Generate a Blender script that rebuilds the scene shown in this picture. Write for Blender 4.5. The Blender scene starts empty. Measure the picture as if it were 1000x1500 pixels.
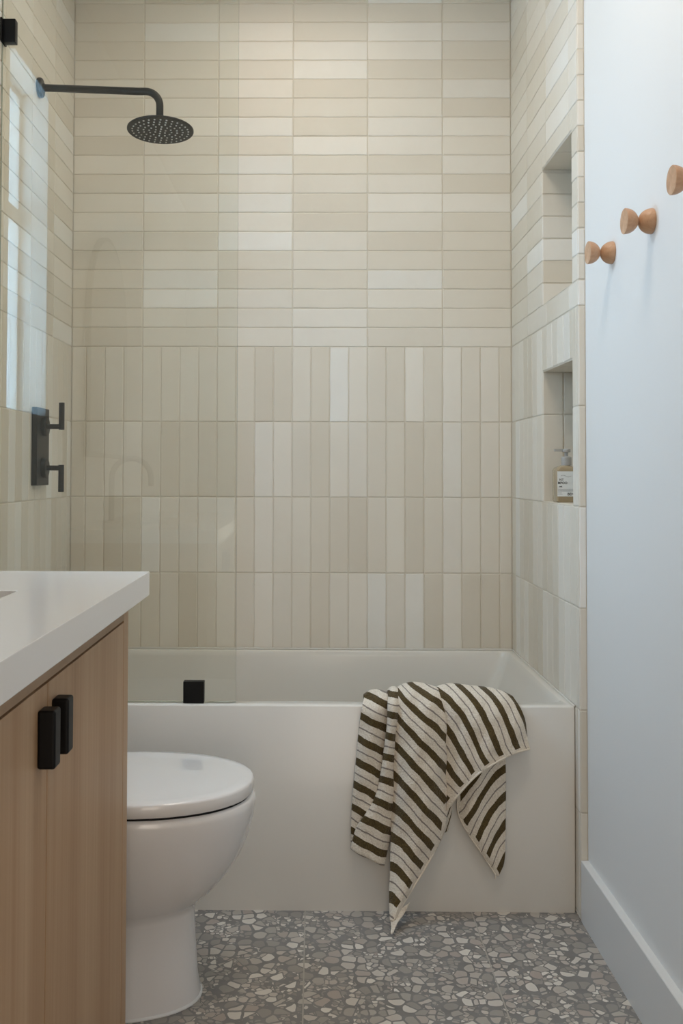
import bpy, bmesh, math, random
import numpy as np
from mathutils import Vector, Matrix
from math import sin, cos, pi
random.seed(7)
SC = bpy.context.scene
COL = SC.collection
W = 1.524            # alcove width
RIM = .5337          # bath rim height
YA = -.826           # bath apron face
WX = 1.5436          # painted right wall
ZB = 1.5812          # joint between upright and lying tile courses
P = .2616            # tile length incl. joint
RH = .0673           # lying row height
H = 2.86             # ceiling
YN = -4.7            # near wall (behind the camera)

# ------------------------------------------------------------------ camera
CAM = dict(c=(.84077, -3.45327, 1.14691), yaw=.01144, pitch=.02766, roll=.00265, f=1456.73, sx=-55.91, sy=-99.46)
def cam_axes():
    yw, pt, rl = CAM['yaw'], CAM['pitch'], CAM['roll']
    def inv(v):
        x, y, z = v
        x, z = cos(rl)*x-sin(rl)*z, sin(rl)*x+cos(rl)*z
        y, z = cos(pt)*y-sin(pt)*z, sin(pt)*y+cos(pt)*z
        x, y = cos(yw)*x-sin(yw)*y, sin(yw)*x+cos(yw)*y
        return Vector((x, y, z))
    return inv
INV = cam_axes()
def ray(u, w):
    return INV(((u-500-CAM['sx'])/CAM['f'], 1, -(w-750-CAM['sy'])/CAM['f']))
def on(ax, val, u, w):
    r = ray(u, w); c = Vector(CAM['c']); t = (val-c[ax])/r[ax]
    return c+r*t
cam = bpy.data.cameras.new('camera'); co = bpy.data.objects.new('camera', cam); COL.objects.link(co)
X, Y, Z = INV((1, 0, 0)), INV((0, 1, 0)), INV((0, 0, 1))
m = Matrix((X, Z, -Y)).transposed().to_4x4(); m.translation = CAM['c']; co.matrix_world = m
cam.sensor_fit = 'VERTICAL'; cam.sensor_height = 36; cam.lens = CAM['f']/1500*36
cam.shift_x = -CAM['sx']/1500; cam.shift_y = CAM['sy']/1500
cam.clip_start = .02
SC.camera = co

# ------------------------------------------------------------------ materials
def lin(c):
    return tuple(((v/255+.055)/1.055)**2.4 if v > 10 else v/255/12.92 for v in c)+(1,)
import zlib
def hsh(t): return zlib.crc32(repr(t).encode())
class NT:
    def __init__(s, name):
        s.m = bpy.data.materials.new(name); s.m.use_nodes = True; s.t = s.m.node_tree
        s.b = s.t.nodes['Principled BSDF']; s.out = s.t.nodes['Material Output']
    def n(s, typ, **kw):
        n = s.t.nodes.new('ShaderNode'+typ)
        for k, v in kw.items():
            if k.startswith('i_'): n.inputs[k[2:].replace('_', ' ')].default_value = v
            elif k.startswith('j'): n.inputs[int(k[1:])].default_value = v
            else: setattr(n, k, v)
        return n
    def l(s, a, b): s.t.links.new(a, b)
    def math(s, op, a, b=None, clamp=False):
        n = s.n('Math', operation=op, use_clamp=clamp)
        for i, v in enumerate((a, b)):
            if v is None: continue
            if isinstance(v, (int, float)): n.inputs[i].default_value = v
            else: s.l(v, n.inputs[i])
        return n.outputs[0]
    def mix(s, f, a, b, blend='MIX'):
        n = s.n('Mix', data_type='RGBA', blend_type=blend)
        for i, v in ((0, f), (6, a), (7, b)):
            if isinstance(v, (int, float)): n.inputs[i].default_value = v
            elif isinstance(v, tuple): n.inputs[i].default_value = v
            else: s.l(v, n.inputs[i])
        return n.outputs[2]
    def ramp(s, f, stops):
        n = s.n('ValToRGB'); e = n.color_ramp.elements
        while len(e) < len(stops): e.new(.5)
        for k, (p_, c) in enumerate(stops): e[k].position = p_; e[k].color = c
        s.l(f, n.inputs[0]); return n.outputs[0]
    def coord(s, scale=(1, 1, 1), rot=(0, 0, 0), kind='Object'):
        tc = s.n('TexCoord'); mp = s.n('Mapping'); s.l(tc.outputs[kind], mp.inputs[0])
        mp.inputs['Scale'].default_value = scale; mp.inputs['Rotation'].default_value = rot
        return mp.outputs[0]
    def bump(s, h, strength, dist):
        b = s.n('Bump'); b.inputs['Strength'].default_value = strength; b.inputs['Distance'].default_value = dist
        s.l(h, b.inputs['Height']); s.l(b.outputs[0], s.b.inputs['Normal'])
def plain(name, col, rough=.5, metal=0, coat=0, bump=0, bscale=60):
    t = NT(name); t.b.inputs['Base Color'].default_value = col if len(col) == 4 else lin(col)
    t.b.inputs['Roughness'].default_value = rough; t.b.inputs['Metallic'].default_value = metal
    t.b.inputs['Coat Weight'].default_value = coat
    if bump:
        nz = t.n('TexNoise', i_Scale=bscale, i_Detail=4.0); t.l(t.coord(), nz.inputs['Vector']); t.bump(nz.outputs[0], bump, .002)
    return t.m
M = {}
def tile_mat():
    t = NT('handmade_tile_glaze')
    at = t.n('Attribute', attribute_name='tile')
    sp = t.n('SeparateColor'); t.l(at.outputs['Color'], sp.inputs[0])
    c = t.ramp(sp.outputs[0], [(0, lin((221, 213, 198))), (.3, lin((228, 221, 207))), (.6, lin((232, 226, 214))), (.85, lin((237, 232, 222))), (1, lin((241, 240, 235)))])
    nz = t.n('TexNoise', i_Scale=7.0, i_Detail=5.0, i_Roughness=.6); t.l(t.coord(), nz.inputs['Vector'])
    f = t.math('MULTIPLY', t.math('SUBTRACT', nz.outputs[0], .5), .9)
    f = t.math('ADD', f, sp.outputs[1])
    c = t.mix(t.math('MULTIPLY', f, .30, True), c, lin((200, 190, 171)))
    # slightly darker towards each tile's arris
    c = t.mix(t.math('MULTIPLY', sp.outputs[2], .10), c, lin((190, 178, 155)))
    t.l(c, t.b.inputs['Base Color'])
    nr = t.n('TexNoise', i_Scale=30.0, i_Detail=3.0); t.l(t.coord(), nr.inputs['Vector'])
    r = t.math('ADD', t.math('MULTIPLY', nr.outputs[0], .25), .30); t.l(r, t.b.inputs['Roughness'])
    nb = t.n('TexNoise', i_Scale=14.0, i_Detail=2.0); t.l(t.coord(), nb.inputs['Vector'])
    t.bump(nb.outputs[0], .18, .004)
    return t.m
M['tile'] = tile_mat()
M['grout'] = plain('grout', (219, 211, 196), .9, bump=.3, bscale=400)
M['paint'] = plain('white_wall_paint', (232, 232, 230), .55, bump=.05, bscale=250)
M['trimpaint'] = plain('white_trim_paint', (226, 226, 224), .4)
M['ceil'] = plain('ceiling_paint', (238, 236, 230), .8)
M['black'] = plain('matte_black_metal', (15, 14, 13), .45, 0)
M['black2'] = plain('soft_black_handle', (10, 10, 11), .45)
M['black'].node_tree.nodes['Principled BSDF'].inputs['Specular IOR Level'].default_value = .3
M['black2'].node_tree.nodes['Principled BSDF'].inputs['Specular IOR Level'].default_value = .2
M['rubber'] = plain('grey_rubber_nozzle', (190, 186, 180), .5)
M['ceramic'] = plain('white_ceramic', (232, 230, 229), .12, 0, .5)
M['acrylic'] = plain('white_acrylic_bath', (225, 222, 215), .22, 0, .1)
M['quartz'] = plain('white_quartz', (232, 232, 232), .22, 0, .2)
M['sink'] = plain('sink_ceramic', (222, 218, 210), .15)
M['chrome'] = plain('brushed_steel', (170, 168, 165), .3, 1)
M['mirror'] = plain('mirror_glass', (235, 238, 238), .02, 1)
M['brass'] = plain('dark_frame', (30, 27, 24), .4, .5)
def glass_mat(name, tint, rough=.0):
    t = NT(name); t.t.nodes.remove(t.b)
    tr = t.n('BsdfTransparent'); tr.inputs[0].default_value = tint
    gl = t.n('BsdfGlossy'); gl.inputs['Roughness'].default_value = rough; gl.inputs[0].default_value = (.95, 1, .98, 1)
    fr = t.n('Fresnel'); fr.inputs[0].default_value = 1.5
    ge = t.n('NewGeometry'); f = t.math('MULTIPLY', t.math('MULTIPLY', fr.outputs[0], 1.7, True), t.math('SUBTRACT', 1.0, ge.outputs['Backfacing']))
    mx = t.n('MixShader'); t.l(f, mx.inputs[0]); t.l(tr.outputs[0], mx.inputs[1]); t.l(gl.outputs[0], mx.inputs[2])
    t.l(mx.outputs[0], t.out.inputs['Surface'])
    return t.m
M['glass'] = glass_mat('clear_screen_glass', (.965, .972, .955, 1))
M['winglass'] = glass_mat('window_glass', (.98, .99, 1, 1))
M['glassedge'] = plain('glass_edge', (150, 158, 144), .2)
def wood_mat(name, c0, c1, c2, scale=(9, 9, .55), rough=.5):
    t = NT(name)
    v = t.coord(scale)
    nz = t.n('TexNoise', i_Scale=1.6, i_Detail=2.0, i_Distortion=.4); t.l(v, nz.inputs['Vector'])
    v2 = t.coord((scale[0]*14, scale[1]*14, scale[2]*4))
    n2 = t.n('TexNoise', i_Scale=1.3, i_Detail=4.0); t.l(v2, n2.inputs['Vector'])
    f = t.math('ADD', t.math('MULTIPLY', nz.outputs[0], .72), t.math('MULTIPLY', n2.outputs[0], .28))
    c = t.ramp(f, [(.3, lin(c0)), (.5, lin(c1)), (.7, lin(c2))])
    t.l(c, t.b.inputs['Base Color']); t.b.inputs['Roughness'].default_value = rough
    t.bump(n2.outputs[0], .15, .001)
    return t.m
M['oak'] = wood_mat('oak_veneer', (155, 121, 88), (174, 140, 106), (190, 159, 127), (5, 5, .35))
M['oakh'] = wood_mat('oak_rail_veneer', (140, 110, 80), (160, 131, 101), (178, 150, 122), (9, .7, 9))
M['beech'] = wood_mat('beech_knob', (178, 136, 102), (198, 156, 122), (212, 174, 142), (3, 30, 30), .4)
def terrazzo():
    t = NT('terrazzo_floor'); v = t.coord()
    wn = t.n('TexNoise', i_Scale=22.0, i_Detail=2.0); t.l(v, wn.inputs['Vector'])
    wv = t.n('VectorMath', operation='SCALE'); t.l(wn.outputs['Color'], wv.inputs[0]); wv.inputs['Scale'].default_value = .014
    va = t.n('VectorMath', operation='ADD'); t.l(v, va.inputs[0]); t.l(wv.outputs[0], va.inputs[1])
    base = t.ramp(wn.outputs[0], [(.3, lin((124, 122, 119))), (.7, lin((136, 134, 131)))])
    c = base
    for sc, thr, lo, hi, off in ((80, .30, .05, .14, 3.1), (50, .45, .05, .14, 1.7), (32, .50, .05, .13, 0)):
        mp = t.n('VectorMath', operation='ADD'); t.l(va.outputs[0], mp.inputs[0]); mp.inputs[1].default_value = (off, off*.7, 0)
        d = t.n('TexVoronoi', feature='DISTANCE_TO_EDGE', voronoi_dimensions='2D', i_Scale=float(sc)); t.l(mp.outputs[0], d.inputs['Vector'])
        f = t.n('TexVoronoi', feature='F1', voronoi_dimensions='2D', i_Scale=float(sc)); t.l(mp.outputs[0], f.inputs['Vector'])
        sp = t.n('SeparateColor'); t.l(f.outputs['Color'], sp.inputs[0])
        shown = t.math('GREATER_THAN', sp.outputs[0], thr)
        inside = t.math('GREATER_THAN', d.outputs[0], t.math('ADD', t.math('MULTIPLY', sp.outputs[2], hi-lo), lo))
        inside = t.math('MULTIPLY', inside, t.math('LESS_THAN', f.outputs['Distance'], .56))
        cc = t.ramp(sp.outputs[1], [(0, lin((146, 141, 135))), (.3, lin((164, 158, 150))), (.5, lin((190, 183, 173))), (.6, lin((172, 160, 151))), (.8, lin((206, 199, 189))), (1, lin((224, 218, 208)))])
        c = t.mix(shown, c, t.mix(inside, base, cc))
    # joints between the big floor tiles (run front to back, one across behind)
    sx = t.n('SeparateXYZ'); t.l(v, sx.inputs[0])
    jx = t.math('MODULO', t.math('ADD', sx.outputs[0], 4.338-.815+.0), .434)
    jx = t.math('LESS_THAN', jx, .0032)
    jy = t.math('MODULO', t.math('ADD', sx.outputs[1], 8.7*1.0+.66), .87)
    jy = t.math('LESS_THAN', jy, .0032)
    c = t.mix(t.math('MAXIMUM', jx, jy), c, lin((172, 166, 156)))
    t.l(c, t.b.inputs['Base Color']); t.b.inputs['Roughness'].default_value = .42
    return t.m
M['terrazzo'] = terrazzo()
def towel_mat():
    t = NT('striped_terry'); uv = t.n('UVMap', uv_map='stripe')
    s = t.n('SeparateXYZ'); t.l(uv.outputs[0], s.inputs[0])
    nz = t.n('TexNoise', i_Scale=420.0, i_Detail=2.0); t.l(t.coord(), nz.inputs['Vector'])
    jit = t.math('MULTIPLY', t.math('SUBTRACT', nz.outputs[0], .5), .05)
    nl = t.n('TexNoise', i_Scale=26.0, i_Detail=1.0); t.l(t.coord(), nl.inputs['Vector'])
    jit = t.math('ADD', jit, t.math('MULTIPLY', t.math('SUBTRACT', nl.outputs[0], .5), .13))
    ph = t.math('ADD', t.math('ADD', s.outputs[0], jit), 100.0)
    fr = t.math('SUBTRACT', t.math('FRACT', t.math('ADD', ph, .5)), .5)
    dark = t.math('LESS_THAN', t.math('ABSOLUTE', fr), .165)
    dark = t.math('MULTIPLY', dark, t.math('GREATER_THAN', s.outputs[1], 1.0))
    fr2 = t.math('SUBTRACT', t.math('FRACT', ph), .5)
    thin = t.math('LESS_THAN', t.math('ABSOLUTE', fr2), .032)
    thin = t.math('MULTIPLY', thin, t.math('GREATER_THAN', s.outputs[1], .1))
    n2 = t.n('TexNoise', i_Scale=260.0, i_Detail=3.0); t.l(t.coord(), n2.inputs['Vector'])
    cream = t.ramp(n2.outputs[0], [(.3, lin((216, 205, 188))), (.7, lin((238, 230, 216)))])
    dk = t.ramp(n2.outputs[0], [(.3, lin((66, 52, 20))), (.7, lin((90, 74, 36)))])
    c = t.mix(thin, cream, lin((140, 130, 120))); c = t.mix(dark, c, dk)
    t.l(c, t.b.inputs['Base Color']); t.b.inputs['Roughness'].default_value = .95
    t.b.inputs['Sheen Weight'].default_value = .2
    t.bump(n2.outputs[0], .7, .004)
    return t.m
M['towel'] = towel_mat()
M['hem'] = plain('towel_hem', (232, 222, 206), .95, bump=.5, bscale=300)
def liquid():
    t = NT('amber_bottle'); t.b.inputs['Base Color'].default_value = lin((205, 188, 156))
    t.b.inputs['Roughness'].default_value = .12; t.b.inputs['Transmission Weight'].default_value = .45
    return t.m
M['bottle'] = liquid()
M['label'] = plain('label_paper', (236, 240, 240), .6)
M['ink'] = plain('label_ink', (58, 62, 66), .6)
M['pump'] = plain('grey_plastic', (176, 174, 170), .35)

# ------------------------------------------------------------------ mesh helpers
def finish(name, bm, mats, parent=None, smooth=False, bevel=0, angle=35, seg=2, recalc=True):
    if recalc: bmesh.ops.recalc_face_normals(bm, faces=bm.faces)
    me = bpy.data.meshes.new(name); bm.to_mesh(me); bm.free()
    for k in (mats if isinstance(mats, (list, tuple)) else [mats]): me.materials.append(M[k])
    o = bpy.data.objects.new(name, me); COL.objects.link(o)
    if parent:
        o.parent = parent; q = parent; off = Vector((0, 0, 0))
        while q: off += Vector(q.location); q = q.parent
        me.transform(Matrix.Translation(-off))
    if smooth:
        for p in me.polygons: p.use_smooth = True
    if bevel:
        b = o.modifiers.new('b', 'BEVEL'); b.width = bevel; b.segments = seg; b.limit_method = 'ANGLE'; b.angle_limit = math.radians(angle)
        b.harden_normals = False
        for p in me.polygons: p.use_smooth = True
        w = o.modifiers.new('w', 'WEIGHTED_NORMAL')
    return o
def thing(name, label, cat, loc, group=None):
    o = bpy.data.objects.new(name, None); COL.objects.link(o); o.location = loc; o.empty_display_size = .05
    return tag(o, label, cat, group)
def tag(o, label, cat, group=None):
    o['label'] = label; o['category'] = cat
    if group: o['group'] = group
    return o
def struct(o): o['kind'] = 'structure'; return o
def box(bm, x0, x1, y0, y1, z0, z1, mi=0):
    vs = [bm.verts.new((x, y, z)) for x in (x0, x1) for y in (y0, y1) for z in (z0, z1)]
    for f in ((0, 1, 3, 2), (4, 6, 7, 5), (0, 4, 5, 1), (2, 3, 7, 6), (0, 2, 6, 4), (1, 5, 7, 3)):
        bm.faces.new([vs[i] for i in f]).material_index = mi
def boxo(name, b, mat, parent=None, bevel=.001, seg=2):
    bm = bmesh.new(); box(bm, *b); return finish(name, bm, mat, parent, bevel=bevel, seg=seg)
def tube(bm, pts, r, n=16, caps=True):
    pts = [Vector(p) for p in pts]; rings = []; ref = None
    for i, p in enumerate(pts):
        d = ((pts[min(i+1, len(pts)-1)]-pts[max(i-1, 0)])).normalized()
        if ref is None: ref = d.orthogonal().normalized()
        a = (ref-d*ref.dot(d)).normalized(); ref = a; b = d.cross(a)
        rr = r[i] if isinstance(r, (list, tuple)) else r
        rings.append([bm.verts.new(p+a*rr*cos(2*pi*k/n)+b*rr*sin(2*pi*k/n)) for k in range(n)])
    for A, B in zip(rings, rings[1:]):
        for k in range(n): bm.faces.new((A[k], A[(k+1) % n], B[(k+1) % n], B[k]))
    if caps: bm.faces.new(rings[0]); bm.faces.new(rings[-1][::-1])
def lathe(bm, prof, base, axis, n=40):
    """prof: (radius, distance along axis); closes at zero radii"""
    axis = Vector(axis).normalized(); a = axis.orthogonal().normalized(); b = axis.cross(a); base = Vector(base); rings = []
    for r, h in prof:
        if r < 1e-6: rings.append([bm.verts.new(base+axis*h)])
        else: rings.append([bm.verts.new(base+axis*h+a*r*cos(2*pi*k/n)+b*r*sin(2*pi*k/n)) for k in range(n)])
    for A, B in zip(rings, rings[1:]):
        for k in range(n):
            if len(A) == 1 and len(B) == 1: continue
            if len(A) == 1: bm.faces.new((A[0], B[k], B[(k+1) % n]))
            elif len(B) == 1: bm.faces.new((A[k], A[(k+1) % n], B[0]))
            else: bm.faces.new((A[k], A[(k+1) % n], B[(k+1) % n], B[k]))
def loft(bm, rings, caps=(True, True)):
    R = [[bm.verts.new(p) for p in r] for r in rings]; n = len(R[0])
    for A, B in zip(R, R[1:]):
        for k in range(n): bm.faces.new((A[k], A[(k+1) % n], B[(k+1) % n], B[k]))
    if caps[0]: bm.faces.new(R[0][::-1])
    if caps[1]: bm.faces.new(R[-1])
def subdiv(o, lv=2):
    m_ = o.modifiers.new('s', 'SUBSURF'); m_.levels = lv; m_.render_levels = lv

# ------------------------------------------------------------------ tiles
G = .0026
def cut(rects, holes):
    out = rects
    for hx0, hy0, hx1, hy1 in holes:
        nx = []
        for (a, b, c, d, s) in out:
            if c <= hx0 or a >= hx1 or d <= hy0 or b >= hy1: nx.append((a, b, c, d, s)); continue
            if a < hx0: nx.append((a, b, hx0, d, s))
            if c > hx1: nx.append((hx1, b, c, d, s))
            m0, m1 = max(a, hx0), min(c, hx1)
            if b < hy0: nx.append((m0, b, m1, hy0, s))
            if d > hy1: nx.append((m0, hy1, m1, d, s))
        out = nx
    return [r for r in out if r[2]-r[0] > .006 and r[3]-r[1] > .006]
def tiles(bm, O, U, V, N, rects, th=.0022, mi=0):
    lay = bm.loops.layers.float_color.get('tile') or bm.loops.layers.float_color.new('tile')
    O, U, V, N = map(Vector, (O, U, V, N))
    for (u0, v0, u1, v1, seed) in rects:
        R = random.Random(seed); tone = (R.random(), R.random(), 0)
        u0 += G/2; v0 += G/2; u1 -= G/2; v1 -= G/2
        if u1-u0 < .004 or v1-v0 < .004: continue
        e = min(.0020, (u1-u0)/3, (v1-v0)/3)
        def line(a, b):
            n = max(1, int((b-a)/.035)); return [a, a+e*.45, a+e, a+e*1.5]+[a+e+(b-a-2*e)*k/n for k in range(1, n)]+[b-e*1.5, b-e, b-e*.45, b]
        us, vs = line(u0, u1), line(v0, v1)
        tu, tv = R.uniform(-.0004, .0004), R.uniform(-.0004, .0004); t0 = th+R.uniform(-.0003, .0003)
        p1, p2, p3, p4 = [R.uniform(0, 6.3) for _ in range(4)]
        gr = []
        for i, u in enumerate(us):
            row = []
            for j, v in enumerate(vs):
                k = min(i, len(us)-1-i, j, len(vs)-1-j)
                hgt = (0, t0*.78, t0)[min(k, 2)]
                if k >= 1:
                    hgt += tu*((u-u0)/(u1-u0)-.5)*2*.7+tv*((v-v0)/(v1-v0)-.5)*2*.7
                    hgt += .00018*sin(u*60+p1)*sin(v*70+p2)
                du = .0006*sin(v*38+p3) if i in (0, 1, len(us)-1, len(us)-2) else 0
                dv = .0006*sin(u*38+p4) if j in (0, 1, len(vs)-1, len(vs)-2) else 0
                row.append(bm.verts.new(O+U*(u+du)+V*(v+dv)+N*hgt))
            gr.append(row)
        for i in range(len(us)-1):
            for j in range(len(vs)-1):
                f = bm.faces.new((gr[i][j], gr[i+1][j], gr[i+1][j+1], gr[i][j+1])); f.smooth = True; f.material_index = mi
                edge = [min(a, len(us)-1-a, b, len(vs)-1-b) for a, b in ((i, j), (i+1, j), (i+1, j+1), (i, j+1))]
                for lp, kk in zip(f.loops, edge): lp[lay] = (tone[0], tone[1], 1. if kk == 0 else (.6 if kk == 1 else 0.), 1)
def clipr(r, a, b, c, d):
    o = (max(r[0], a), max(r[1], b), min(r[2], c), min(r[3], d), r[4])
    return o if o[2]-o[0] > .004 and o[3]-o[1] > .004 else None
def layout(off, u0, u1, z0, z1, salt, half=True):
    """upright courses below ZB, lying rows above; off = a joint position"""
    rs = []
    for k in range(-8, 9):                      # lying
        for r in range(0, 22):
            q = clipr((off+k*P, ZB+r*RH, off+(k+1)*P, ZB+(r+1)*RH, hsh((salt, 1, k, r))), u0, z0, u1, z1)
            if q: rs.append(q)
    for k in range(-32, 33):
        for r in range(0, 7):
            q = clipr((off+k*P/4, ZB-(r+1)*P, off+(k+1)*P/4, ZB-r*P, hsh((salt, 2, k, r))), u0, z0, u1, z1)
            if q: rs.append(q)
    return rs
def quad(bm, a, b, c, d, mi=1):
    f = bm.faces.new([bm.verts.new(p) for p in (a, b, c, d)]); f.material_index = mi

TH = .0022; XL = -.008
# back wall: grout plane at y=+TH so the tile faces lie at y=0
bm = bmesh.new()
tiles(bm, (0, TH, 0), (1, 0, 0), (0, 0, 1), (0, -1, 0), layout(W/2, XL, W, RIM+.002, H, 'back'))
box(bm, -.15, W+.15, TH, .15, 0, H, 1)
struct(finish('wall_back', bm, ['tile', 'grout'], recalc=False))
# left wall: tiled from the corner to y=-0.87, painted after it; window opening above the toilet

WY0, WY1, WZ0, WZ1 = -1.251, -.895, ZB-P, 2.328
bm = bmesh.new()
tiles(bm, (XL-TH, 0, 0), (0, -1, 0), (0, 0, 1), (1, 0, 0), layout(.246, .0, .87, RIM+.002, H, 'left'))
box(bm, -.15, XL-TH, -.87, 0, 0, H, 1)
def wall_with_hole(bm, x0, x1, y0, y1, holes, mi):
    ys = sorted({y0, y1, *[h[0] for h in holes], *[h[1] for h in holes]})
    for a, b in zip(ys, ys[1:]):
        zz = [(0, H)]
        for h in holes:
            if h[0] <= a and h[1] >= b: zz = [(0, h[2]), (h[3], H)]
        for c, d in zz: box(bm, x0, x1, a, b, c, d, mi)
wall_with_hole(bm, -.15, XL-.004, YN, -.87, [(WY0, WY1, WZ0, WZ1)], 2)
struct(finish('wall_left', bm, ['tile', 'grout', 'paint'], recalc=False))

# right wall: tiled alcove return with two niches
n1 = (-.8105, -.4655, ZB-2*P, ZB-.1322)
n2 = (-.8105, -.4655, ZB+RH, 2.0615)
ND = .10
bm = bmesh.new()
holes = [(.4655, n1[2], .8105, n1[3]), (.4655, n2[2], .8105, n2[3])]
rr = layout(.2573, 0, .868, 0.0, H, 'right')
rr = [r for r in rr if not (r[3] <= RIM+.002 and r[2] <= .826)]
rr = cut(rr, holes)
tiles(bm, (W+TH, 0, 0), (0, -1, 0), (0, 0, 1), (-1, 0, 0), rr)
# solid behind with niche recesses
ys = [-.868, n1[0], n1[1], .15]
for a, b in zip(ys, ys[1:]):
    if (a, b) == (n1[0], n1[1]):
        for c, d in ((0, n1[2]), (n1[3], n2[2]), (n2[3], H)): box(bm, W+TH, W+ND+.004, a, b, c, d, 1)
    else: box(bm, W+TH, W+ND+.004, a, b, 0, H, 1)
box(bm, W+ND+.004, W+.25, -.868, .15, 0, H, 1)
for (ya, yb, za, zb), s in ((n1, 'lo'), (n2, 'up')):
    # far jamb faces the camera
    if s == 'lo':
        js = [(0, za, .062, ZB-P, 11), (.062, za, ND, ZB-P, 12), (0, ZB-P, .062, zb, 13), (.062, ZB-P, ND, zb, 14)]
    else:
        js = [(0, z0, ND, min(z0+RH, zb), 20+i) for i, z0 in enumerate([za+RH*k for k in range(7)]) if min(z0+RH, zb)-z0 > .01]
    tiles(bm, (W, yb, 0), (1, 0, 0), (0, 0, 1), (0, -1, 0), js, .003)
    tiles(bm, (W, ya, 0), (1, 0, 0), (0, 0, 1), (0, 1, 0), js, .003)
    tiles(bm, (W, 0, zb), (1, 0, 0), (0, -1, 0), (0, 0, -1), [(0, -yb, ND, -yb+.17, 31), (0, -yb+.17, ND, -ya, 32)], .003)
    tiles(bm, (W, 0, za), (1, 0, 0), (0, -1, 0), (0, 0, 1), [(0, -yb, ND, -yb+.17, 33), (0, -yb+.17, ND, -ya, 34)], .003)
    bk = [clipr(r, -yb, za, -ya, zb) for r in layout(.2573, 0, .868, 0, H, 'bk'+s)]
    tiles(bm, (W+ND+.003, 0, 0), (0, -1, 0), (0, 0, 1), (-1, 0, 0), [r for r in bk if r])
box(bm, WX, W+.25, YN, -.868, 0, H, 2)   # painted part nearer the camera
struct(finish('wall_right', bm, ['tile', 'grout', 'paint'], recalc=False))
# glazed edge trim closing the tiled return
bm = bmesh.new()
er = [(0, ZB+r*RH*1.0, .0195, ZB+(r+1)*RH, 900+r) for r in range(19)]+[(0, max(0, ZB-(r+1)*P), .0195, ZB-r*P, 940+r) for r in range(7) if ZB-r*P > 0]
tiles(bm, (W, -.8685, 0), (1, 0, 0), (0, 0, 1), (0, -1, 0), er, .0022)
box(bm, W+.0005, W+.0196, -.8685, -.868, 0, H, 1)
struct(finish('trim_1', bm, ['tile', 'grout'], recalc=False))
bm = bmesh.new()
pr = [(WX, .0), (W+.0005, .0), (W+.0005, .1525), (W+.002, .154), (WX, .154)]
loft(bm, [[(x, -.8725, z) for x, z in pr], [(x, YN, z) for x, z in pr]])
struct(finish('baseboard_right', bm, 'trimpaint'))
boxs = boxo('floor', (-.15, W+.25, YN, .15, -.06, 0), 'terrazzo', bevel=0); struct(boxs)
struct(boxo('ceiling', (-.15, W+.25, YN-.2, .15, H, H+.06), 'ceil', bevel=0))
# near wall with an unseen opening made up for the fill light
bm = bmesh.new(); box(bm, -.15, .75, YN-.12, YN, 0, H); box(bm, .75, 1.5, YN-.12, YN, 2.1, H); box(bm, 1.5, W+.25, YN-.12, YN, 0, H)
# shell added beyond the opening to shut out the bright sky
box(bm, .63, .75, YN-1.3, YN-.12, 0, H); box(bm, 1.5, W+.25, YN-1.3, YN-.12, 0, H); box(bm, .63, W+.25, YN-1.42, YN-1.3, 0, H)
box(bm, .63, W+.25, YN-1.42, YN, H, H+.06); box(bm, .63, W+.25, YN-1.42, YN, -.06, 0)
struct(finish('wall_near', bm, 'paint'))

# ------------------------------------------------------------------ window
wt = bpy.data.objects.new('window_1', None); COL.objects.link(wt); wt.location = (-.10, (WY0+WY1)/2, WZ0); struct(wt)
bm = bmesh.new()
FX0, FX1 = -.116, -.086
def frame(bm, y0, y1, z0, z1, t, x0, x1):
    box(bm, x0, x1, y0, y0+t, z0, z1); box(bm, x0, x1, y1-t, y1, z0, z1)
    box(bm, x0, x1, y0+t, y1-t, z0, z0+t); box(bm, x0, x1, y0+t, y1-t, z1-t, z1)
frame(bm, WY0, WY1, WZ0, WZ1, .018, FX0, FX1)
box(bm, FX0, FX1, -1.115, -1.083, WZ0+.018, WZ1-.018); box(bm, FX0, FX1, WY0+.018, -1.115, 1.912, 1.962); box(bm, FX0, FX1, -1.083, WY1-.018, 1.912, 1.962)
finish('window_frame', bm, 'trimpaint', wt, bevel=.001)
boxo('pane', (-.100, -.095, WY0+.01, WY1-.01, WZ0+.01, WZ1-.01), 'winglass', wt, bevel=0)
bm = bmesh.new()   # casing on the wall face
box(bm, XL-.004, XL+.008, WY0-.15, WY0, WZ0, WZ1+.045); box(bm, XL-.004, XL+.008, WY0, WY1, WZ1, WZ1+.045)
finish('window_casing', bm, 'trimpaint', wt, bevel=.001)

# ------------------------------------------------------------------ bath
bt = thing('bathtub', 'white alcove bathtub with a flat apron, set between the tiled walls', 'bathtub', (W/2, -.41, 0))
ZI = RIM-.40
def rrect(x0, x1, y0, y1, r, z, n=8):
    out = []
    for cx, cy, a0 in ((x1-r, y1-r, 0), (x0+r, y1-r, 90), (x0+r, y0+r, 180), (x1-r, y0+r, 270)):
        for k in range(n+1):
            a = math.radians(a0+90*k/n); out.append((cx+r*cos(a), cy+r*sin(a), z))
    return out
bm = bmesh.new()
ox0, ox1, oy0, oy1 = XL+.001, W-.001, YA, -.006
ix0, ix1, iy0, iy1 = .075, W-.022, -.776, -.024
rings = [rrect(ox0, ox1, oy0+.004, oy1, .004, 0.0), rrect(ox0, ox1, oy0+.002, oy1, .004, .10), rrect(ox0, ox1, oy0, oy1, .004, RIM-.004), rrect(ox0+.0015, ox1-.0015, oy0+.0015, oy1-.001, .004, RIM-.001), rrect(ox0+.004, ox1-.004, oy0+.004, oy1-.003, .004, RIM),
         rrect(ix0-.003, ix1+.003, iy0-.003, iy1+.003, .035, RIM), rrect(ix0, ix1, iy0, iy1, .034, RIM-.003),
         rrect(ix0+.003, ix1-.004, iy0+.002, iy1-.002, .036, RIM-.02)]
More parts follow.
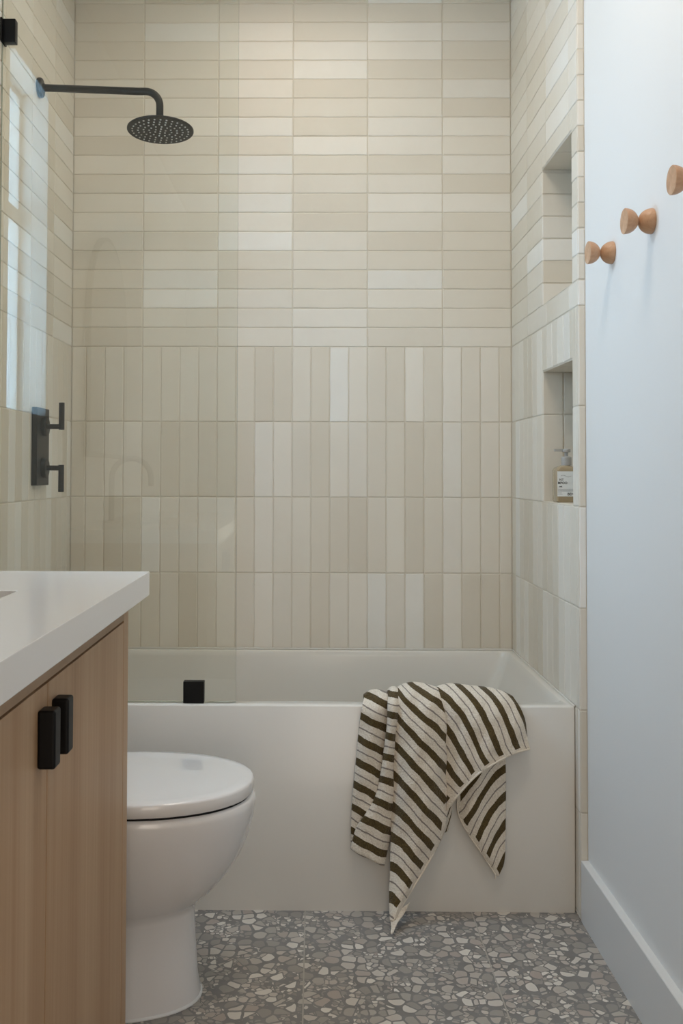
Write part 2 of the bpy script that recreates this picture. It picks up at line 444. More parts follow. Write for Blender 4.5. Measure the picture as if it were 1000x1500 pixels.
for k in range(1, 8):
    s = k/7; d = .36*s
    rings.append(rrect(ix0+.004+.06*s, ix1-.004-.13*s, iy0+.002+.03*s, iy1-.002-.035*s, .036+.05*s, RIM-.02-d))
for k in range(1, 5):
    s = k/4; a = s*pi/2
    rings.append(rrect(ix0+.064+.06*sin(a), ix1-.134-.06*sin(a), iy0+.032+.06*sin(a), iy1-.037-.06*sin(a), .09, RIM-.38-.045*(1-cos(a))))
loft(bm, rings, (True, True))
tb = finish('bath_shell', bm, 'acrylic', bt, bevel=0)
for p in tb.data.polygons: p.use_smooth = True
tb.modifiers.new('e', 'EDGE_SPLIT').split_angle = math.radians(50)
# caulk bead along the back and end walls
bm = bmesh.new()
box(bm, XL+.001, W-.004, -.0062, -.0022, RIM-.0005, RIM+.006)
box(bm, W-.0045, W-.0005, YA, -.004, RIM-.0005, RIM+.005)
finish('caulk_bead', bm, 'acrylic', bt, bevel=.001)
bm = bmesh.new(); lathe(bm, [(0, .0), (.034, 0), (.034, .004), (.028, .006), (0, .006)], (.32, -.4, ZI-.026), (0, 0, 1)); finish('drain', bm, 'black', bt, smooth=False)
bm = bmesh.new(); lathe(bm, [(0, .0), (.035, 0), (.035, .008), (.03, .012), (0, .012)], (ix0+.004, -.4, RIM-.09), (1, 0, -.15)); finish('overflow_cover', bm, 'black', bt)

# ------------------------------------------------------------------ shower screen
ss = thing('shower_screen', 'fixed clear glass screen standing on the front rim of the bath', 'shower screen', (.32, -.80, RIM))
GX1 = .6335
bm = bmesh.new(); box(bm, XL+.0015, GX1, -.805, -.795, RIM+.002, 2.47)
for f in bm.faces:
    f.normal_update()
    if abs(f.normal.y) < .5: f.material_index = 1
g = finish('glass_pane', bm, ['glass', 'glassedge'], ss)
for nm, b in (('wall_clamp', (XL+.0008, .0308, -.812, -.788, 2.3034, 2.3671)), ('rim_clamp', (.4947, .5494, -.812, -.788, RIM+.0005, .5913))):
    boxo(nm, b, 'black2', ss, bevel=.0015)
bm = bmesh.new(); box(bm, XL+.0008, XL+.006, -.822, -.778, 2.3034, 2.3671); finish('clamp_plate', bm, 'black2', ss, bevel=.001)

# ------------------------------------------------------------------ shower head and arm
SY = -.447
sh = thing('rain_shower', 'black round rain shower head on a bent wall arm', 'shower head', (0, SY, 2.32))
bm = bmesh.new(); lathe(bm, [(0, .0005), (.029, .0005), (.030, .002), (.030, .010), (.027, .014), (.013, .015), (.012, .020)], (XL, SY, 2.3205), (1, 0, 0)); o = finish('wall_flange', bm, 'black', sh, bevel=.001, angle=30)
pts = [(XL+.010, SY, 2.3205), (.3, SY, 2.3085)]
cx, cz, r = .318, 2.2645, .047
for k in range(0, 13):
    a = math.radians(92-92*k/12*1.0); pts.append((cx+r*cos(a), SY, cz+r*sin(a)-(.003 if k == 0 else .003*(1-k/12))))
pts.append((cx+r, SY, 2.205))
bm = bmesh.new(); tube(bm, pts, .0112, 20); finish('shower_arm', bm, 'black', sh, smooth=True)
HC = Vector((.3675, SY, 2.198)); tilt = math.radians(4)
ax = Vector((0, -sin(tilt), -cos(tilt)))
bm = bmesh.new(); lathe(bm, [(0, -.012), (.0145, -.012), (.0145, .0), (.02, .002), (.06, .0035), (.0985, .005), (.101, .007), (.101, .011), (.0995, .0125), (.094, .0125), (.0, .0125)], HC, ax, 64)
hd = finish('shower_head', bm, 'black', sh); 
for p in hd.data.polygons: p.use_smooth = True
hd.modifiers.new('e', 'EDGE_SPLIT').split_angle = math.radians(28)
bm = bmesh.new(); a = ax.orthogonal().normalized(); b = ax.cross(a)
for ring, n in ((.0, 1), (.017, 6), (.034, 12), (.051, 18), (.068, 24), (.085, 30)):
    for k in range(n):
        th = 2*pi*(k+.5*(ring > .04))/n; c = HC+ax*.0120+a*ring*cos(th)+b*ring*sin(th)
        lathe(bm, [(.0032, 0), (.0026, .0024), (0, .0028)], c, ax, 6)
nz = finish('nozzle', bm, 'rubber', sh); nz['kind'] = 'stuff'

# ------------------------------------------------------------------ valve trim
VY = -.417
vt = thing('shower_valve', 'tall black rectangular valve plate with two lever handles on the left tiled wall', 'shower valve', (0, VY, 1.22))
boxo('valve_plate', (XL+.0005, .0095, -.4845, -.3500, 1.1030, 1.3390), 'black', vt, bevel=.0015)
for z, s in ((1.2830, 1), (1.1560, -1)):
    bm = bmesh.new(); lathe(bm, [(.030, .0), (.030, .012), (.028, .014), (.0, .014)], (.0090, VY, z), (1, 0, 0)); kn = finish('valve_collar', bm, 'black', vt, bevel=.001, angle=30)
    bm = bmesh.new(); tube(bm, [(.021, VY, z), (.062, VY, z)], .0078, 20); finish('stem', bm, 'black', vt, bevel=.0005)
    bm = bmesh.new(); tube(bm, [(.0655, VY, z-.010*s), (.0655, VY, z+.0735*s)], .0086, 20); finish('lever', bm, 'black', vt, bevel=.0008)

# ------------------------------------------------------------------ vanity
CY1, CY0 = -1.5195, -2.92
vc = thing('vanity_cabinet', 'light oak vanity cabinet with flat doors and a black-handled pair', 'cabinet', (.24, (CY0+CY1)/2, 0))
FXC = .4805
bm = bmesh.new()
box(bm, .003, .015, CY0+.02, CY1-.02, .06, .76); box(bm, .003, FXC-.022, CY0+.02, CY1-.02, .06, .078)   # back and bottom
box(bm, .003, FXC-.021, CY1-.019, CY1, .0, .9035)           # far side panel
box(bm, FXC-.0215, FXC, CY1-.045, CY1, .0, .9035)   # far stile
box(bm, .003, FXC, CY0, CY0+.019, .0, .9035)
finish('carcass', bm, 'oak', vc, bevel=.0012)
boxo('top_rail', (FXC-.021, FXC, CY0+.0192, CY1-.0452, .8640, .9035), 'oakh', vc, bevel=.0008)
boxo('plinth', (.01, FXC-.06, CY0+.02, CY1-.02, .0, .06), 'oak', vc, bevel=0)
for nm, (a, b) in enumerate(((-2.1, CY1-.0485), (-2.72, -2.1035))):
    d = boxo('door', (FXC-.020, FXC, a, b, .065, .8605), 'oak', vc, bevel=.0008)
    y0, y1 = ((-2.082, -2.052), (-2.152, -2.122))[nm]
    boxo('handle', (FXC-.0005, FXC+.0235, y0, y1, .7575, .834), 'black2', d, bevel=.004, seg=4)

ct = thing('countertop', 'thick white stone countertop with a squared edge on the oak cabinet', 'countertop', (.26, (CY0+CY1)/2, .9042))
KX1, KY1, KY0 = .5178, -1.5003, -2.94; KZ0, KZ1 = .9042, .9506
SX0, SX1, SYa, SYb = .10, .356, -2.40, -1.8195
bm = bmesh.new()
n = 6
outer = rrect(.002, KX1, KY0, KY1, .0015, 0, n); inner = rrect(SX0, SX1, SYa, SYb, .012, 0, n)
V = {}
for nm, rg in (('o', outer), ('i', inner)):
    for z in (KZ0, KZ1): V[nm, z] = [bm.verts.new((x, y, z)) for x, y, _ in rg]
N_ = len(outer)
for k in range(N_):
    j = (k+1) % N_
    bm.faces.new((V['o', KZ0][k], V['o', KZ0][j], V['o', KZ1][j], V['o', KZ1][k]))
    bm.faces.new((V['i', KZ0][j], V['i', KZ0][k], V['i', KZ1][k], V['i', KZ1][j]))
    bm.faces.new((V['o', KZ1][k], V['o', KZ1][j], V['i', KZ1][j], V['i', KZ1][k]))
    bm.faces.new((V['o', KZ0][j], V['o', KZ0][k], V['i', KZ0][k], V['i', KZ0][j]))
finish('slab', bm, 'quartz', ct, bevel=.0018, angle=50)
bm = bmesh.new()
loft(bm, [rrect(SX0-.01, SX1+.01, SYa-.01, SYb+.01, .02, KZ0-.001), rrect(SX0-.002, SX1+.002, SYa-.002, SYb+.002, .014, KZ0-.001), rrect(SX0, SX1, SYa, SYb, .02, KZ0-.01), rrect(SX0+.012, SX1-.012, SYa+.012, SYb-.012, .04, KZ0-.11), rrect(SX0+.05, SX1-.05, SYa+.05, SYb-.05, .05, KZ0-.135)], (False, True))
sk = finish('sink_basin', bm, 'sink', ct, smooth=True, bevel=0)
# counter-top tap and mirror: out of frame, seen as reflections in the screen
fy = -1.93
tp = thing('faucet', 'black gooseneck faucet on the countertop, seen only reflected in the glass screen', 'faucet', (.07, fy, KZ1))
pts = [(.07, fy, KZ1+.0), (.07, fy, KZ1+.17)]+[(.145-.075*cos(math.radians(a)), fy, KZ1+.17+.075*sin(math.radians(a))) for a in range(15, 181, 15)]+[(.22, fy, KZ1+.14)]
bm = bmesh.new(); tube(bm, pts, .0105, 16); finish('spout', bm, 'black', tp, smooth=True)
bm = bmesh.new(); lathe(bm, [(0, .0003), (.025, .0003), (.025, .006), (.013, .008)], (.07, fy, KZ1), (0, 0, 1)); finish('base', bm, 'black', tp)
mr = thing('wall_mirror', 'arched wall mirror above the vanity, seen only reflected in the glass screen', 'mirror', (0, -2.15, 1.15))
def arch(y0, y1, z0, z1, x, n=20):
    r = (y1-y0)/2; cy = (y0+y1)/2
    return [(x, y0, z0), (x, y1, z0)]+[(x, cy+r*cos(pi*k/n), z1-r+r*sin(pi*k/n)) for k in range(n+1)]
bm = bmesh.new(); loft(bm, [arch(-2.5, -1.78, 1.2, 2.08, -.003), arch(-2.5, -1.78, 1.2, 2.08, .016)]); finish('mirror_frame', bm, 'brass', mr)
bm = bmesh.new(); loft(bm, [arch(-2.485, -1.795, 1.215, 2.065, .012), arch(-2.485, -1.795, 1.215, 2.065, .0175)]); finish('mirror_glass', bm, 'mirror', mr)

# ------------------------------------------------------------------ toilet
TY = -1.235
tl = thing('toilet', 'white ceramic toilet with a closed lid between the vanity and the bath', 'toilet', (.4, TY, 0))
def oval(xf, hw, xb, z, cyo=TY, n=48, e=2.15, xc=None):
    """egg plan: half superellipse in front, squarer to the back"""
    xc = xb+(xf-xb)*.52 if xc is None else xc; out = []
    for k in range(n):
        a = 2*pi*k/n; c, s = cos(a), sin(a); ee = e if c > 0 else 3.0
        rx = (xf-xc) if c > 0 else (xc-xb)
        out.append((xc+rx*abs(c)**(2/ee)*(1 if c > 0 else -1), cyo+hw*abs(s)**(2/ee)*(1 if s > 0 else -1), z))
    return out
bm = bmesh.new()
zt = .438
prof = [(0.0, .593, .130, .12), (.012, .592, .1295, .12), (.05, .586, .122, .12), (.12, .581, .117, .12), (.185, .578, .116, .12), (.2, .582, .122, .12), (.212, .593, .132, .12), (.235, .620, .149, .12), (.27, .652, .166, .12), (.31, .679, .180, .12), (.35, .697, .190, .12), (.39, .708, .196, .12), (.42, .712, .1985, .12), (.432, .711, .198, .12), (zt, .706, .194, .12)]
loft(bm, [oval(xf, hw, xb, z) for z, xf, hw, xb in prof])
finish('bowl', bm, 'ceramic', tl, smooth=True).modifiers.new('e', 'EDGE_SPLIT').split_angle = math.radians(60)
bm = bmesh.new()
loft(bm, [oval(.700, .190, .16, z) for z in (zt-.001, zt+.005)]); finish('lid_gap_shade', bm, 'black2', tl, smooth=False)  # black sheet standing in for the shade in the gap under the lid
bm = bmesh.new()
lz = zt+.0045
loft(bm, [oval(.698, .190, .15, lz), oval(.706, .197, .148, lz+.002), oval(.708, .199, .147, lz+.006), oval(.708, .199, .147, lz+.024), oval(.7065, .1975, .148, lz+.0275), oval(.703, .194, .150, lz+.0295), oval(.68, .175, .165, lz+.0315), oval(.6, .11, .23, lz+.0345), oval(.48, .02, .36, lz+.0355)])
finish('lid', bm, 'ceramic', tl, smooth=True)
boxo('tank', (.012, .20, TY-.19, TY+.19, .40, .80), 'ceramic', tl, bevel=.02, seg=5)
boxo('tank_lid', (.008, .21, TY-.20, TY+.20, .80, .835), 'ceramic', tl, bevel=.01, seg=4)
# base bead of sealant
bm = bmesh.new(); loft(bm, [oval(.5965, .1335, .117, .0005), oval(.5965, .1335, .117, .003), oval(.593, .130, .12, .006)]); finish('sealant_bead', bm, 'trimpaint', tl)

# ------------------------------------------------------------------ wall knobs
lab = ['beech double-dome peg nearest the tiled wall, lowest looking of the three', 'middle wooden double-dome peg on the painted wall', 'wooden double-dome peg cut by the right edge of the picture']
def dome(r, h, flip):
    pts = []
    for k in range(0, 13):
        a = pi/2*k/12; pts.append((r*cos(a)**.9 if k < 12 else .0, h*sin(a)))
    return pts
first = None
for i, (y, z) in enumerate(((-1.108, 1.666), (-1.384, 1.671), (-1.66, 1.676))):
    if i == 0:
        k = thing('coat_hook', lab[0], 'coat hook', (WX, y, z), 'wooden pegs in a row on the painted wall'); R_, L = .0268, .0305
        inner = [(0, 0), (R_-.001, 0), (R_, .0012)]+[(max(R_*cos(pi/2*q/12), .0045), .0012+(L-.0022)*sin(pi/2*q/12)) for q in range(1, 13)]+[(0.0, L)]
        bm = bmesh.new(); lathe(bm, inner, (WX, y, z), (-1, 0, 0), 48)
        a_ = finish('base_dome', bm, 'beech', k, smooth=True); a_.modifiers.new('e', 'EDGE_SPLIT').split_angle = math.radians(40)
        outer = [(0, L-.002), (.0045, L-.0015)]+[(max(R_*sin(pi/2*q/12), .0045), L-.001+(L-.002)*(1-cos(pi/2*q/12))) for q in range(1, 13)]+[(R_-.001, 2*L-.002), (0, 2*L-.002)]
        bm = bmesh.new(); lathe(bm, outer, (WX, y, z), (-1, 0, 0), 48)
        b_ = finish('front_dome', bm, 'beech', k, smooth=True); b_.modifiers.new('e', 'EDGE_SPLIT').split_angle = math.radians(40)
        first = k; base = Vector((WX, y, z)); parts = [a_, b_]
    else:
        k = first.copy(); COL.objects.link(k); k.location = (WX, y, z); k['label'] = lab[i]
        for q in parts:
            c = q.copy(); COL.objects.link(c); c.parent = k

# ------------------------------------------------------------------ soap bottle
BX, BY, BZ = 1.560, -.585, n1[2]+.0032
sb = thing('soap_bottle', 'pump soap bottle with white label standing in the lower wall niche', 'bottle', (BX, BY, BZ))
bm = bmesh.new()
w = .030
loft(bm, [rrect(BX-w+.003, BX+w-.003, BY-w+.003, BY+w-.003, .007, BZ+.0003), rrect(BX-w, BX+w, BY-w, BY+w, .005, BZ+.004), rrect(BX-w, BX+w, BY-w, BY+w, .005, BZ+.092), rrect(BX-w+.003, BX+w-.003, BY-w+.003, BY+w-.003, .011, BZ+.099), rrect(BX-.016, BX+.016, BY-.016, BY+.016, .0155, BZ+.104), rrect(BX-.012, BX+.012, BY-.012, BY+.012, .0115, BZ+.106)])
bo = finish('bottle_body', bm, 'bottle', sb, smooth=True); bo.modifiers.new('e', 'EDGE_SPLIT').split_angle = math.radians(40)
bm = bmesh.new(); lathe(bm, [(.0, .1055), (.0145, .1055), (.0145, .128), (.012, .131), (.005, .132), (.005, .143), (.012, .144), (.012, .152), (0, .154)], (BX+.004, BY, BZ), (0, 0, 1), 32)
box(bm, BX-.030, BX+.004, BY-.005, BY+.005, BZ+.1455, BZ+.1525)
finish('pump', bm, 'pump', sb, bevel=.0006)
lbx0, lbx1, lz0, lz1 = BX-w+.001, BX+w-.009, BZ+.017, BZ+.0885
lb = boxo('paper_label', (lbx0, lbx1, BY-w-.0006, BY-w+.0002, lz0, lz1), 'label', sb, bevel=0)
def text(s, x, z, size, parent, name='lettering'):
    cu = bpy.data.curves.new(name, 'FONT'); cu.body = s; cu.size = size; cu.extrude = .0001; cu.offset = .00018
    o = bpy.data.objects.new(name, cu); COL.objects.link(o)
    dg = bpy.context.evaluated_depsgraph_get(); me = bpy.data.meshes.new_from_object(o.evaluated_get(dg))
    bpy.data.objects.remove(o)
    me.materials.clear(); me.materials.append(M['ink'])
    me.transform(Matrix.Translation(Vector((x, BY-w-.0008, z))-Vector(sb.location)) @ Matrix.Rotation(pi/2, 4, 'X'))
    o = bpy.data.objects.new(name, me); COL.objects.link(o); o.parent = parent
    return o
for s, dx, dz, sz in (('NT', .005, .0445, .0092), ('MPOO', .001, .0355, .0092), ('oat', .004, .0265, .0070), ('BEN', .028, .0035, .0105)):
    text(s, lbx0+dx, lz0+dz, sz, lb)
bm = bmesh.new()
tube(bm, [(lbx0+.010+.030*k/16, BY-w-.0008, lz0+.0580+.0025*sin(k/16*2*pi+.3)) for k in range(17)], .0003, 5)
finish('wave_line', bm, 'ink', lb)
bm = bmesh.new()
for zz, a, b in ((.0205, .001, .048), (.0175, .001, .044), (.0148, .001, .046), (.010, .001, .012), (.006, .001, .014)):
    box(bm, lbx0+a, lbx0+b, BY-w-.0009, BY-w-.0006, lz0+zz, lz0+zz+.0005)
finish('small_print', bm, 'ink', lb)

# ------------------------------------------------------------------ towel
tw = thing('towel', 'cream terry towel with dark olive stripes draped over the bath rim', 'towel', (1.1, YA, RIM))
def polyfit(samples, deg):
    A, B = [], []
    for k, pts in samples:
        for x, y in pts:
            u, v = (x-620)/100, (y-1130)/100
            A.append([u**i*v**j for i in range(deg+1) for j in range(deg+1-i)]); B.append(k)
    A = np.array(A, float); B = np.array(B, float)
    lam = 1e-3*np.eye(A.shape[1]); c = np.linalg.solve(A.T@A+lam*.05, A.T@B)
    def f(x, y):
        u, v = (x-620)/100, (y-1130)/100
        return float(sum(cc*t for cc, t in zip(c, [u**i*v**j for i in range(deg+1) for j in range(deg+1-i)])))
    return f
def cat(ps, t):
    n = len(ps)-1; s = min(int(t*n), n-1); u = t*n-s
    p0, p1, p2, p3 = ps[max(s-1, 0)], ps[s], ps[s+1], ps[min(s+2, n)]
    return tuple(.5*((2*b)+(-a+c)*u+(2*a-5*b+4*c-d)*u*u+(-a+3*b-3*c+d)*u**3) for a, b, c, d in zip(p0, p1, p2, p3))
def segdist(p, poly):
    best = 1e9
    for a, b in zip(poly, poly[1:]):
        ax_, ay = a; bx, by = b; dx, dy = bx-ax_, by-ay
        t = max(0, min(1, ((p[0]-ax_)*dx+(p[1]-ay)*dy)/(dx*dx+dy*dy+1e-9)))
        best = min(best, math.hypot(p[0]-ax_-t*dx, p[1]-ay-t*dy))
    return best
tbm = bmesh.new(); uvl = tbm.loops.layers.uv.new('stripe')
HEMS = {'C': [(655, 1180), (650, 1222), (628, 1263), (604, 1302), (585, 1332), (573, 1352)],
        'D': [(776, 1097), (748, 1106), (720, 1121), (700, 1134), (684, 1151), (668, 1166), (655, 1184)],
        'E': [(668, 1160), (670, 1185), (674, 1205), (690, 1226), (710, 1256), (725, 1280)]}
def panel(rows, samples, deg, hem=None, over=False, nr=56, nc=26, wob=.0, seed=0, flat=False):
    f = polyfit(samples, deg) if samples else (lambda x, y: .25)
    R = random.Random(seed); ph = [R.uniform(0, 6.3) for _ in range(4)]
    g = []
    cols = [[cat(r, j/nc) for j in range(nc+1)] for r in rows]
    grid = [[cat([c[j] for c in cols], i/nr) for j in range(nc+1)] for i in range(nr+1)]
    if over:   # carry the cloth back over the rim and down inside the bath
        top = grid[0]; ext = []
        for e in range(10, 0, -1):
            row = []
            for j in range(nc+1):
                x, y, off = top[j]; row.append((x, y, off, e))
            ext.append(row)
    verts = []; uvs = []
    def put(x, y, off, e=0):
        yy = YA-off/100.
        p = on(1, yy, x, y)
        if e:
            t = e/10; a = min(t/.45, 1)*pi/2
            zt_ = p.z; yb = yy+(-.748-yy)*sin(a)
            zz = zt_-(.018*(1-cos(a)))-(max(0, t-.45)/.55)*.13
            p = Vector((p.x, yb, zz)); y2 = y-t*55
            s = f(x, y-t*16) if samples else .25
            return tbm.verts.new(p), (s, 5)
        w_ = .0022*sin(y*.13+ph[0])*sin(x*.11+ph[1])+.0024*sin(y*.05+x*.19+ph[2])
        p.y += w_*wob
        p.z = max(p.z, .004)
        d = 5
        if hem: d = min(d, segdist((x, y), HEMS[hem])/5.5)
        return tbm.verts.new(p), (f(x, y), d if not flat else 0)
    allrows = ([[put(*q) for q in r] for r in ext] if over else [])+[[put(*q) for q in r] for r in grid]
    for A, B in zip(allrows, allrows[1:]):
        for j in range(nc):
            q = (A[j], A[j+1], B[j+1], B[j])
            if len({v[0] for v in q}) < 4: continue
            fc = tbm.faces.new([v[0] for v in q]); fc.smooth = True
            for lp, v in zip(fc.loops, q): lp[uvl].uv = v[1]
# strip A (far left)
SA = [(0, [(538, 1020), (553, 1027), (568, 1035)]), (1, [(529, 1048), (546, 1059), (566, 1067)]), (2, [(526, 1081), (543, 1092), (561, 1100)]), (3, [(522, 1116), (538, 1124), (554, 1132)]), (4, [(519, 1150), (534, 1156), (548, 1168)]), (5, [(516, 1182), (526, 1188)]), (6, [(515, 1215), (522, 1219)])]
panel([[(534, 1020, -1.5), (543, 1014, -2.), (556, 1012, -2.2), (568, 1017, -1.5)],
       [(530, 1036, 1.0), (542, 1036, 1.6), (556, 1036, 1.8), (569, 1036, 1.0)],
       [(526, 1065, 1.2), (538, 1065, 2.1), (552, 1066, 2.2), (568, 1066, .6)],
       [(522, 1110, 1.0), (534, 1111, 2.2), (548, 1112, 2.3), (563, 1112, .6)],
       [(517, 1160, 1.0), (528, 1161, 2.2), (542, 1162, 2.3), (558, 1162, .6)],
       [(514, 1205, 1.0), (524, 1208, 1.8), (534, 1212, 1.5), (545, 1215, .6)],
       [(514, 1238, 1.0), (522, 1243, 1.6), (530, 1247, 1.4), (540, 1252, .6)]], SA, 2, over=True, wob=1, seed=1, nc=16)
# strip B
SB = [(0, [(571, 1019), (581, 1019)]), (1, [(569, 1043), (579, 1046)]), (2, [(566, 1075), (577, 1080)]), (3, [(562, 1108), (575, 1115)]), (4, [(555, 1142), (574, 1148)]), (5, [(549, 1172), (572, 1180)]), (6, [(526, 1194), (542, 1204), (554, 1210), (570, 1215)]), (7, [(516, 1226), (530, 1234), (548, 1244), (566, 1250)]), (7.42, [(516, 1242), (560, 1266)])]
panel([[(569, 1014, -1.8), (573, 1009, -2.2), (579, 1008, -2.2), (584, 1012, -1.8)],
       [(568, 1032, 1.6), (573, 1032, 2.4), (578, 1032, 2.4), (584, 1032, 1.2)],
       [(567, 1060, 1.8), (572, 1060, 2.9), (577, 1060, 2.8), (583, 1060, 1.2)],
       [(562, 1100, 1.8), (568, 1100, 3.1), (574, 1100, 2.9), (580, 1100, 1.2)],
       [(556, 1140, 1.8), (563, 1141, 3.2), (570, 1141, 2.9), (578, 1141, 1.2)],
       [(546, 1175, 1.9), (556, 1176, 3.2), (566, 1177, 2.9), (576, 1177, 1.2)],
       [(523, 1210, 2.0), (540, 1213, 3.2), (556, 1216, 3.0), (573, 1218, 1.2)],
       [(513.5, 1243, 2.0), (530, 1254, 3.0), (548, 1262, 3.0), (562, 1270, 2.2)]], SB, 3, over=True, wob=1, seed=2, nc=20)
# flap D
SD = [(1, [(654, 1170), (659, 1177)]), (2, [(653.6, 1123), (664, 1136), (677, 1150)]), (3, [(653.6, 1067), (667, 1081), (677, 1097), (683, 1115), (693, 1134)]), (4, [(643, 1014), (653, 1020), (669, 1040), (683, 1059), (694, 1086), (714, 1120)]), (5, [(678, 1011), (691, 1022), (704, 1046), (715, 1067), (725, 1089), (734, 1107)]), (6, [(718, 1016), (728, 1025), (739, 1051), (750, 1076), (758, 1092)]), (7, [(740, 1014), (753, 1026), (765, 1046), (770, 1062), (772, 1076)])]
panel([[(638, 1009, -2.6), (660, 1003, -2.8), (690, 1006, -2.8), (718, 1009, -2.8), (738, 1015, -2.2), (752, 1022, -1.2)],
       [(646, 1028, 1.0), (668, 1022, 1.0), (694, 1022, .9), (722, 1024, .9), (745, 1028, .9), (763, 1040, .6)],
       [(650, 1060, 1.4), (676, 1052, 3.2), (704, 1048, 3.4), (730, 1047, 3.2), (753, 1050, 2.6), (769, 1058, 1.0)],
       [(652, 1100, 1.4), (680, 1088, 3.8), (708, 1078, 4.2), (734, 1072, 4.0), (757, 1071, 3.2), (771, 1074, 1.4)],
       [(653, 1140, 1.6), (678, 1122, 4.0), (706, 1105, 4.6), (732, 1093, 4.4), (756, 1086, 3.4), (773, 1085, 1.8)],
       [(654, 1187, 2.4), (674, 1161, 4.0), (700, 1134, 4.8), (728, 1116, 4.6), (754, 1103, 3.6), (776, 1097, 2.2)]], SD, 4, hem='D', over=True, wob=1, seed=3, nc=44)
# hanging corner E, behind D
SE = [(-1, [(672, 1170), (682, 1157), (694, 1145)]), (0, [(680, 1205), (693, 1192), (702, 1170), (711, 1154), (726, 1137), (737, 1126)]), (1, [(699, 1230), (705, 1215), (714, 1197), (723, 1181), (740, 1166)]), (2, [(715, 1253), (722, 1235), (729, 1222), (739, 1209)]), (3, [(729, 1275), (735, 1264), (738, 1253)])]
panel([[(690, 1100, .7), (706, 1096, 1.2), (722, 1094, 1.2), (740, 1092, .7)],
       [(677, 1135, .8), (696, 1130, 2.0), (718, 1128, 1.7), (740, 1126, .8)],
       [(670, 1165, .9), (692, 1162, 2.6), (716, 1160, 1.9), (740.5, 1160, .8)],
       [(671, 1192, 1.2), (692, 1192, 2.8), (716, 1193, 1.9), (740.5, 1194, .8)],
       [(686, 1222, 1.4), (704, 1222, 2.6), (722, 1223, 1.8), (740, 1224, .8)],
       [(704, 1248, 1.5), (716, 1249, 2.2), (728, 1250, 1.5), (739, 1251, .8)],
       [(717, 1268, 1.5), (723, 1269, 1.9), (730, 1269, 1.3), (736, 1268, .8)],
       [(725, 1281, 1.5), (727, 1282, 1.6), (728, 1283, 1.4), (730, 1283, 1.2)]], SE, 3, hem='E', wob=1, seed=4)
# sliver F between C and E
panel([[(650, 1165, 1.4), (657, 1160, 1.5), (668, 1150, 1.2)], [(650, 1185, 1.4), (656, 1182, 1.4), (663, 1178, 1.0)], [(650, 1205, 1.3), (655, 1202, 1.3), (659, 1200, .9)], [(650, 1220, 1.1), (652, 1219, 1.1), (655, 1218, .8)]],
      [(0, [(662, 1170), (658, 1188)]), (1, [(656, 1205), (653, 1215)])], 1, nr=20, nc=8, seed=5)
# main panel C
SCp = [(0, [(602, 1004), (612, 1016), (626, 1019), (639, 1027), (653.6, 1041)]), (1, [(585, 1014), (596, 1025), (606, 1035), (615, 1046), (628, 1052), (639, 1068), (653, 1084)]), (2, [(580, 1048), (596, 1068), (612, 1088), (633, 1107), (653, 1131)]), (3, [(578, 1094), (596, 1108), (612, 1129), (628, 1147), (644, 1163), (655, 1172)]), (4, [(577, 1134), (590, 1147), (604, 1164), (620, 1180), (636, 1198), (650, 1217)]), (5, [(575, 1182), (590, 1193), (604, 1207), (615, 1223), (636, 1244)]), (6, [(573.6, 1223), (590, 1238), (604, 1254), (617.6, 1271)]), (7, [(573, 1270), (586, 1282), (603, 1298)]), (8, [(571, 1314), (585, 1326)])]
def rowC(y, xl, xr, b, yl=None, yr=None, e=1.6):
    yl = y if yl is None else yl; yr = y if yr is None else yr; out = []
    for k in range(5):
        s = k/4; out.append((xl+(xr-xl)*s, yl+(yr-yl)*s, e+(b-e)*sin(pi*s)**.7))
    return out
panel([[(583, 1010, -1.6), (592, 1004, -2.4), (606, 1001, -2.8), (622, 1003, -2.8), (641, 1009, -2.2)],
       [(583, 1030, 1.4), (596, 1022, 1.6), (612, 1021, 1.6), (630, 1022, 1.6), (649, 1028, 1.0)],
       rowC(1060, 579.5, 653, 4.4), rowC(1100, 577.5, 653.5, 5.0), rowC(1140, 575.5, 654, 5.4), rowC(1178, 574, 655, 5.6, yr=1180),
       rowC(1220, 572.5, 649.5, 5.4, e=2.0), rowC(1262, 571.5, 628, 5.6, e=3.4), rowC(1300, 570.5, 605, 7.0, e=5.2), rowC(1328, 570.5, 588, 8.8, e=7.6), rowC(1349, 571.5, 577, 10.6, e=10.2)], SCp, 4, hem='C', over=True, wob=1, seed=6, nr=90, nc=30)
# turned hem at the bottom tip
panel([[(572, 1338, 8.6), (584, 1333, 8.2), (600, 1322, 6.5)], [(572, 1350, 10.2), (581, 1345, 9.6), (592, 1338, 8.4)], [(573, 1360, 12.3), (577, 1357, 12.0), (582, 1352, 11.)], [(573, 1368, 13.8), (574, 1368, 13.8), (576, 1366, 13.5)]], None, 1, nr=20, nc=8, seed=8)
tcl = finish('cloth', tbm, 'towel', tw, recalc=False)
so = tcl.modifiers.new('solid', 'SOLIDIFY'); so.thickness = .0035; so.offset = 0
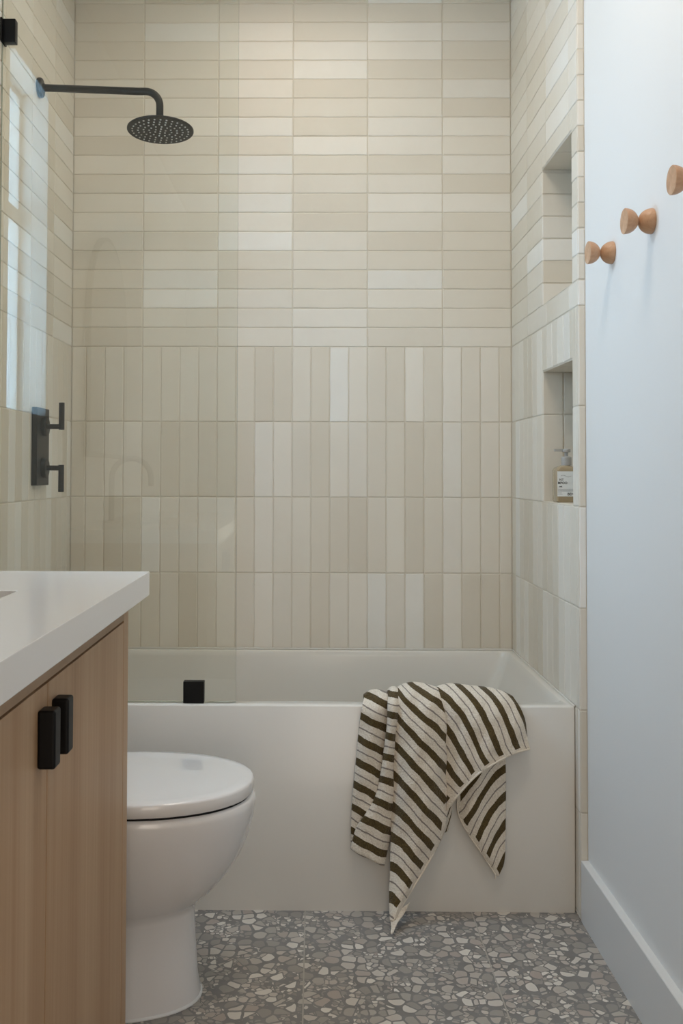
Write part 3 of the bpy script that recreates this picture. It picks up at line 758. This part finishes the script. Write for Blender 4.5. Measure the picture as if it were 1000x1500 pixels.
# hem cords
def hemcord(pts, offs, r=.0026):
    bm = bmesh.new(); n = (len(pts)-1)*6; ps = []
    pp = [(p[0], p[1], o) for p, o in zip(pts, offs)]
    for i in range(n+1):
        x, y, off = cat(pp, i/n); q = on(1, YA-off/100, x, y); q.z = max(q.z, .004); ps.append(q)
    tube(bm, ps, r, 8); return finish('hem', bm, 'hem', tw, smooth=True)
hemcord([(655, 1180), (652, 1202), (648.5, 1222), (628, 1262), (605, 1300), (588, 1328), (577, 1349), (573, 1367)], [1.8, 1.9, 2.1, 3.5, 5.3, 7.7, 10.3, 13.6])
hemcord([(776, 1097), (754, 1103), (728, 1116), (700, 1134), (674, 1161), (654, 1187)], [2.3, 3.7, 4.7, 4.9, 4.1, 2.5])
hemcord([(670, 1165), (671, 1192), (686, 1222), (704, 1248), (717, 1268), (725, 1281), (725, 1287)], [1.1, 1.4, 1.6, 1.7, 1.7, 1.7, 1.7], .0018)

# ------------------------------------------------------------------ light
wd = bpy.data.worlds.new('sky'); SC.world = wd; wd.use_nodes = True
bg = wd.node_tree.nodes['Background']; bg.inputs[0].default_value = (.50, .745, 1, 1); bg.inputs[1].default_value = 18.0
def area(name, loc, rot, sx, sy, power, col, spread=180):
    l = bpy.data.lights.new(name, 'AREA'); l.shape = 'RECTANGLE'; l.size = sx; l.size_y = sy; l.energy = power; l.color = col; l.spread = math.radians(spread)
    o = bpy.data.objects.new(name, l); COL.objects.link(o); o.location = loc; o.rotation_euler = rot; return o
pl = area('window_portal', (-.16, (WY0+WY1)/2, (WZ0+WZ1)/2), (0, math.radians(-90), 0), WZ1-WZ0, WY1-WY0, 1, (1, 1, 1))
pl.data.cycles.is_portal = True
area('rear_fill_light', (1.125, YN-.05, 1.1), (math.radians(90), 0, 0), .74, 2.0, 12.5, (1, .87, .74))  # added warm fill from behind the camera, not a real source
area('ceiling_lamp', (1.02, -1.7, H-.01), (0, 0, 0), .4, .4, 8, (1, .86, .72))
area('shower_downlight', (.78, -.6, H-.01), (0, 0, 0), .5, .5, 2.9, (1, .87, .70))

SC.view_settings.view_transform = 'Standard'; SC.view_settings.look = 'None'
SC.view_settings.exposure = .12; SC.view_settings.gamma = 1; SC.view_settings.use_curve_mapping = False
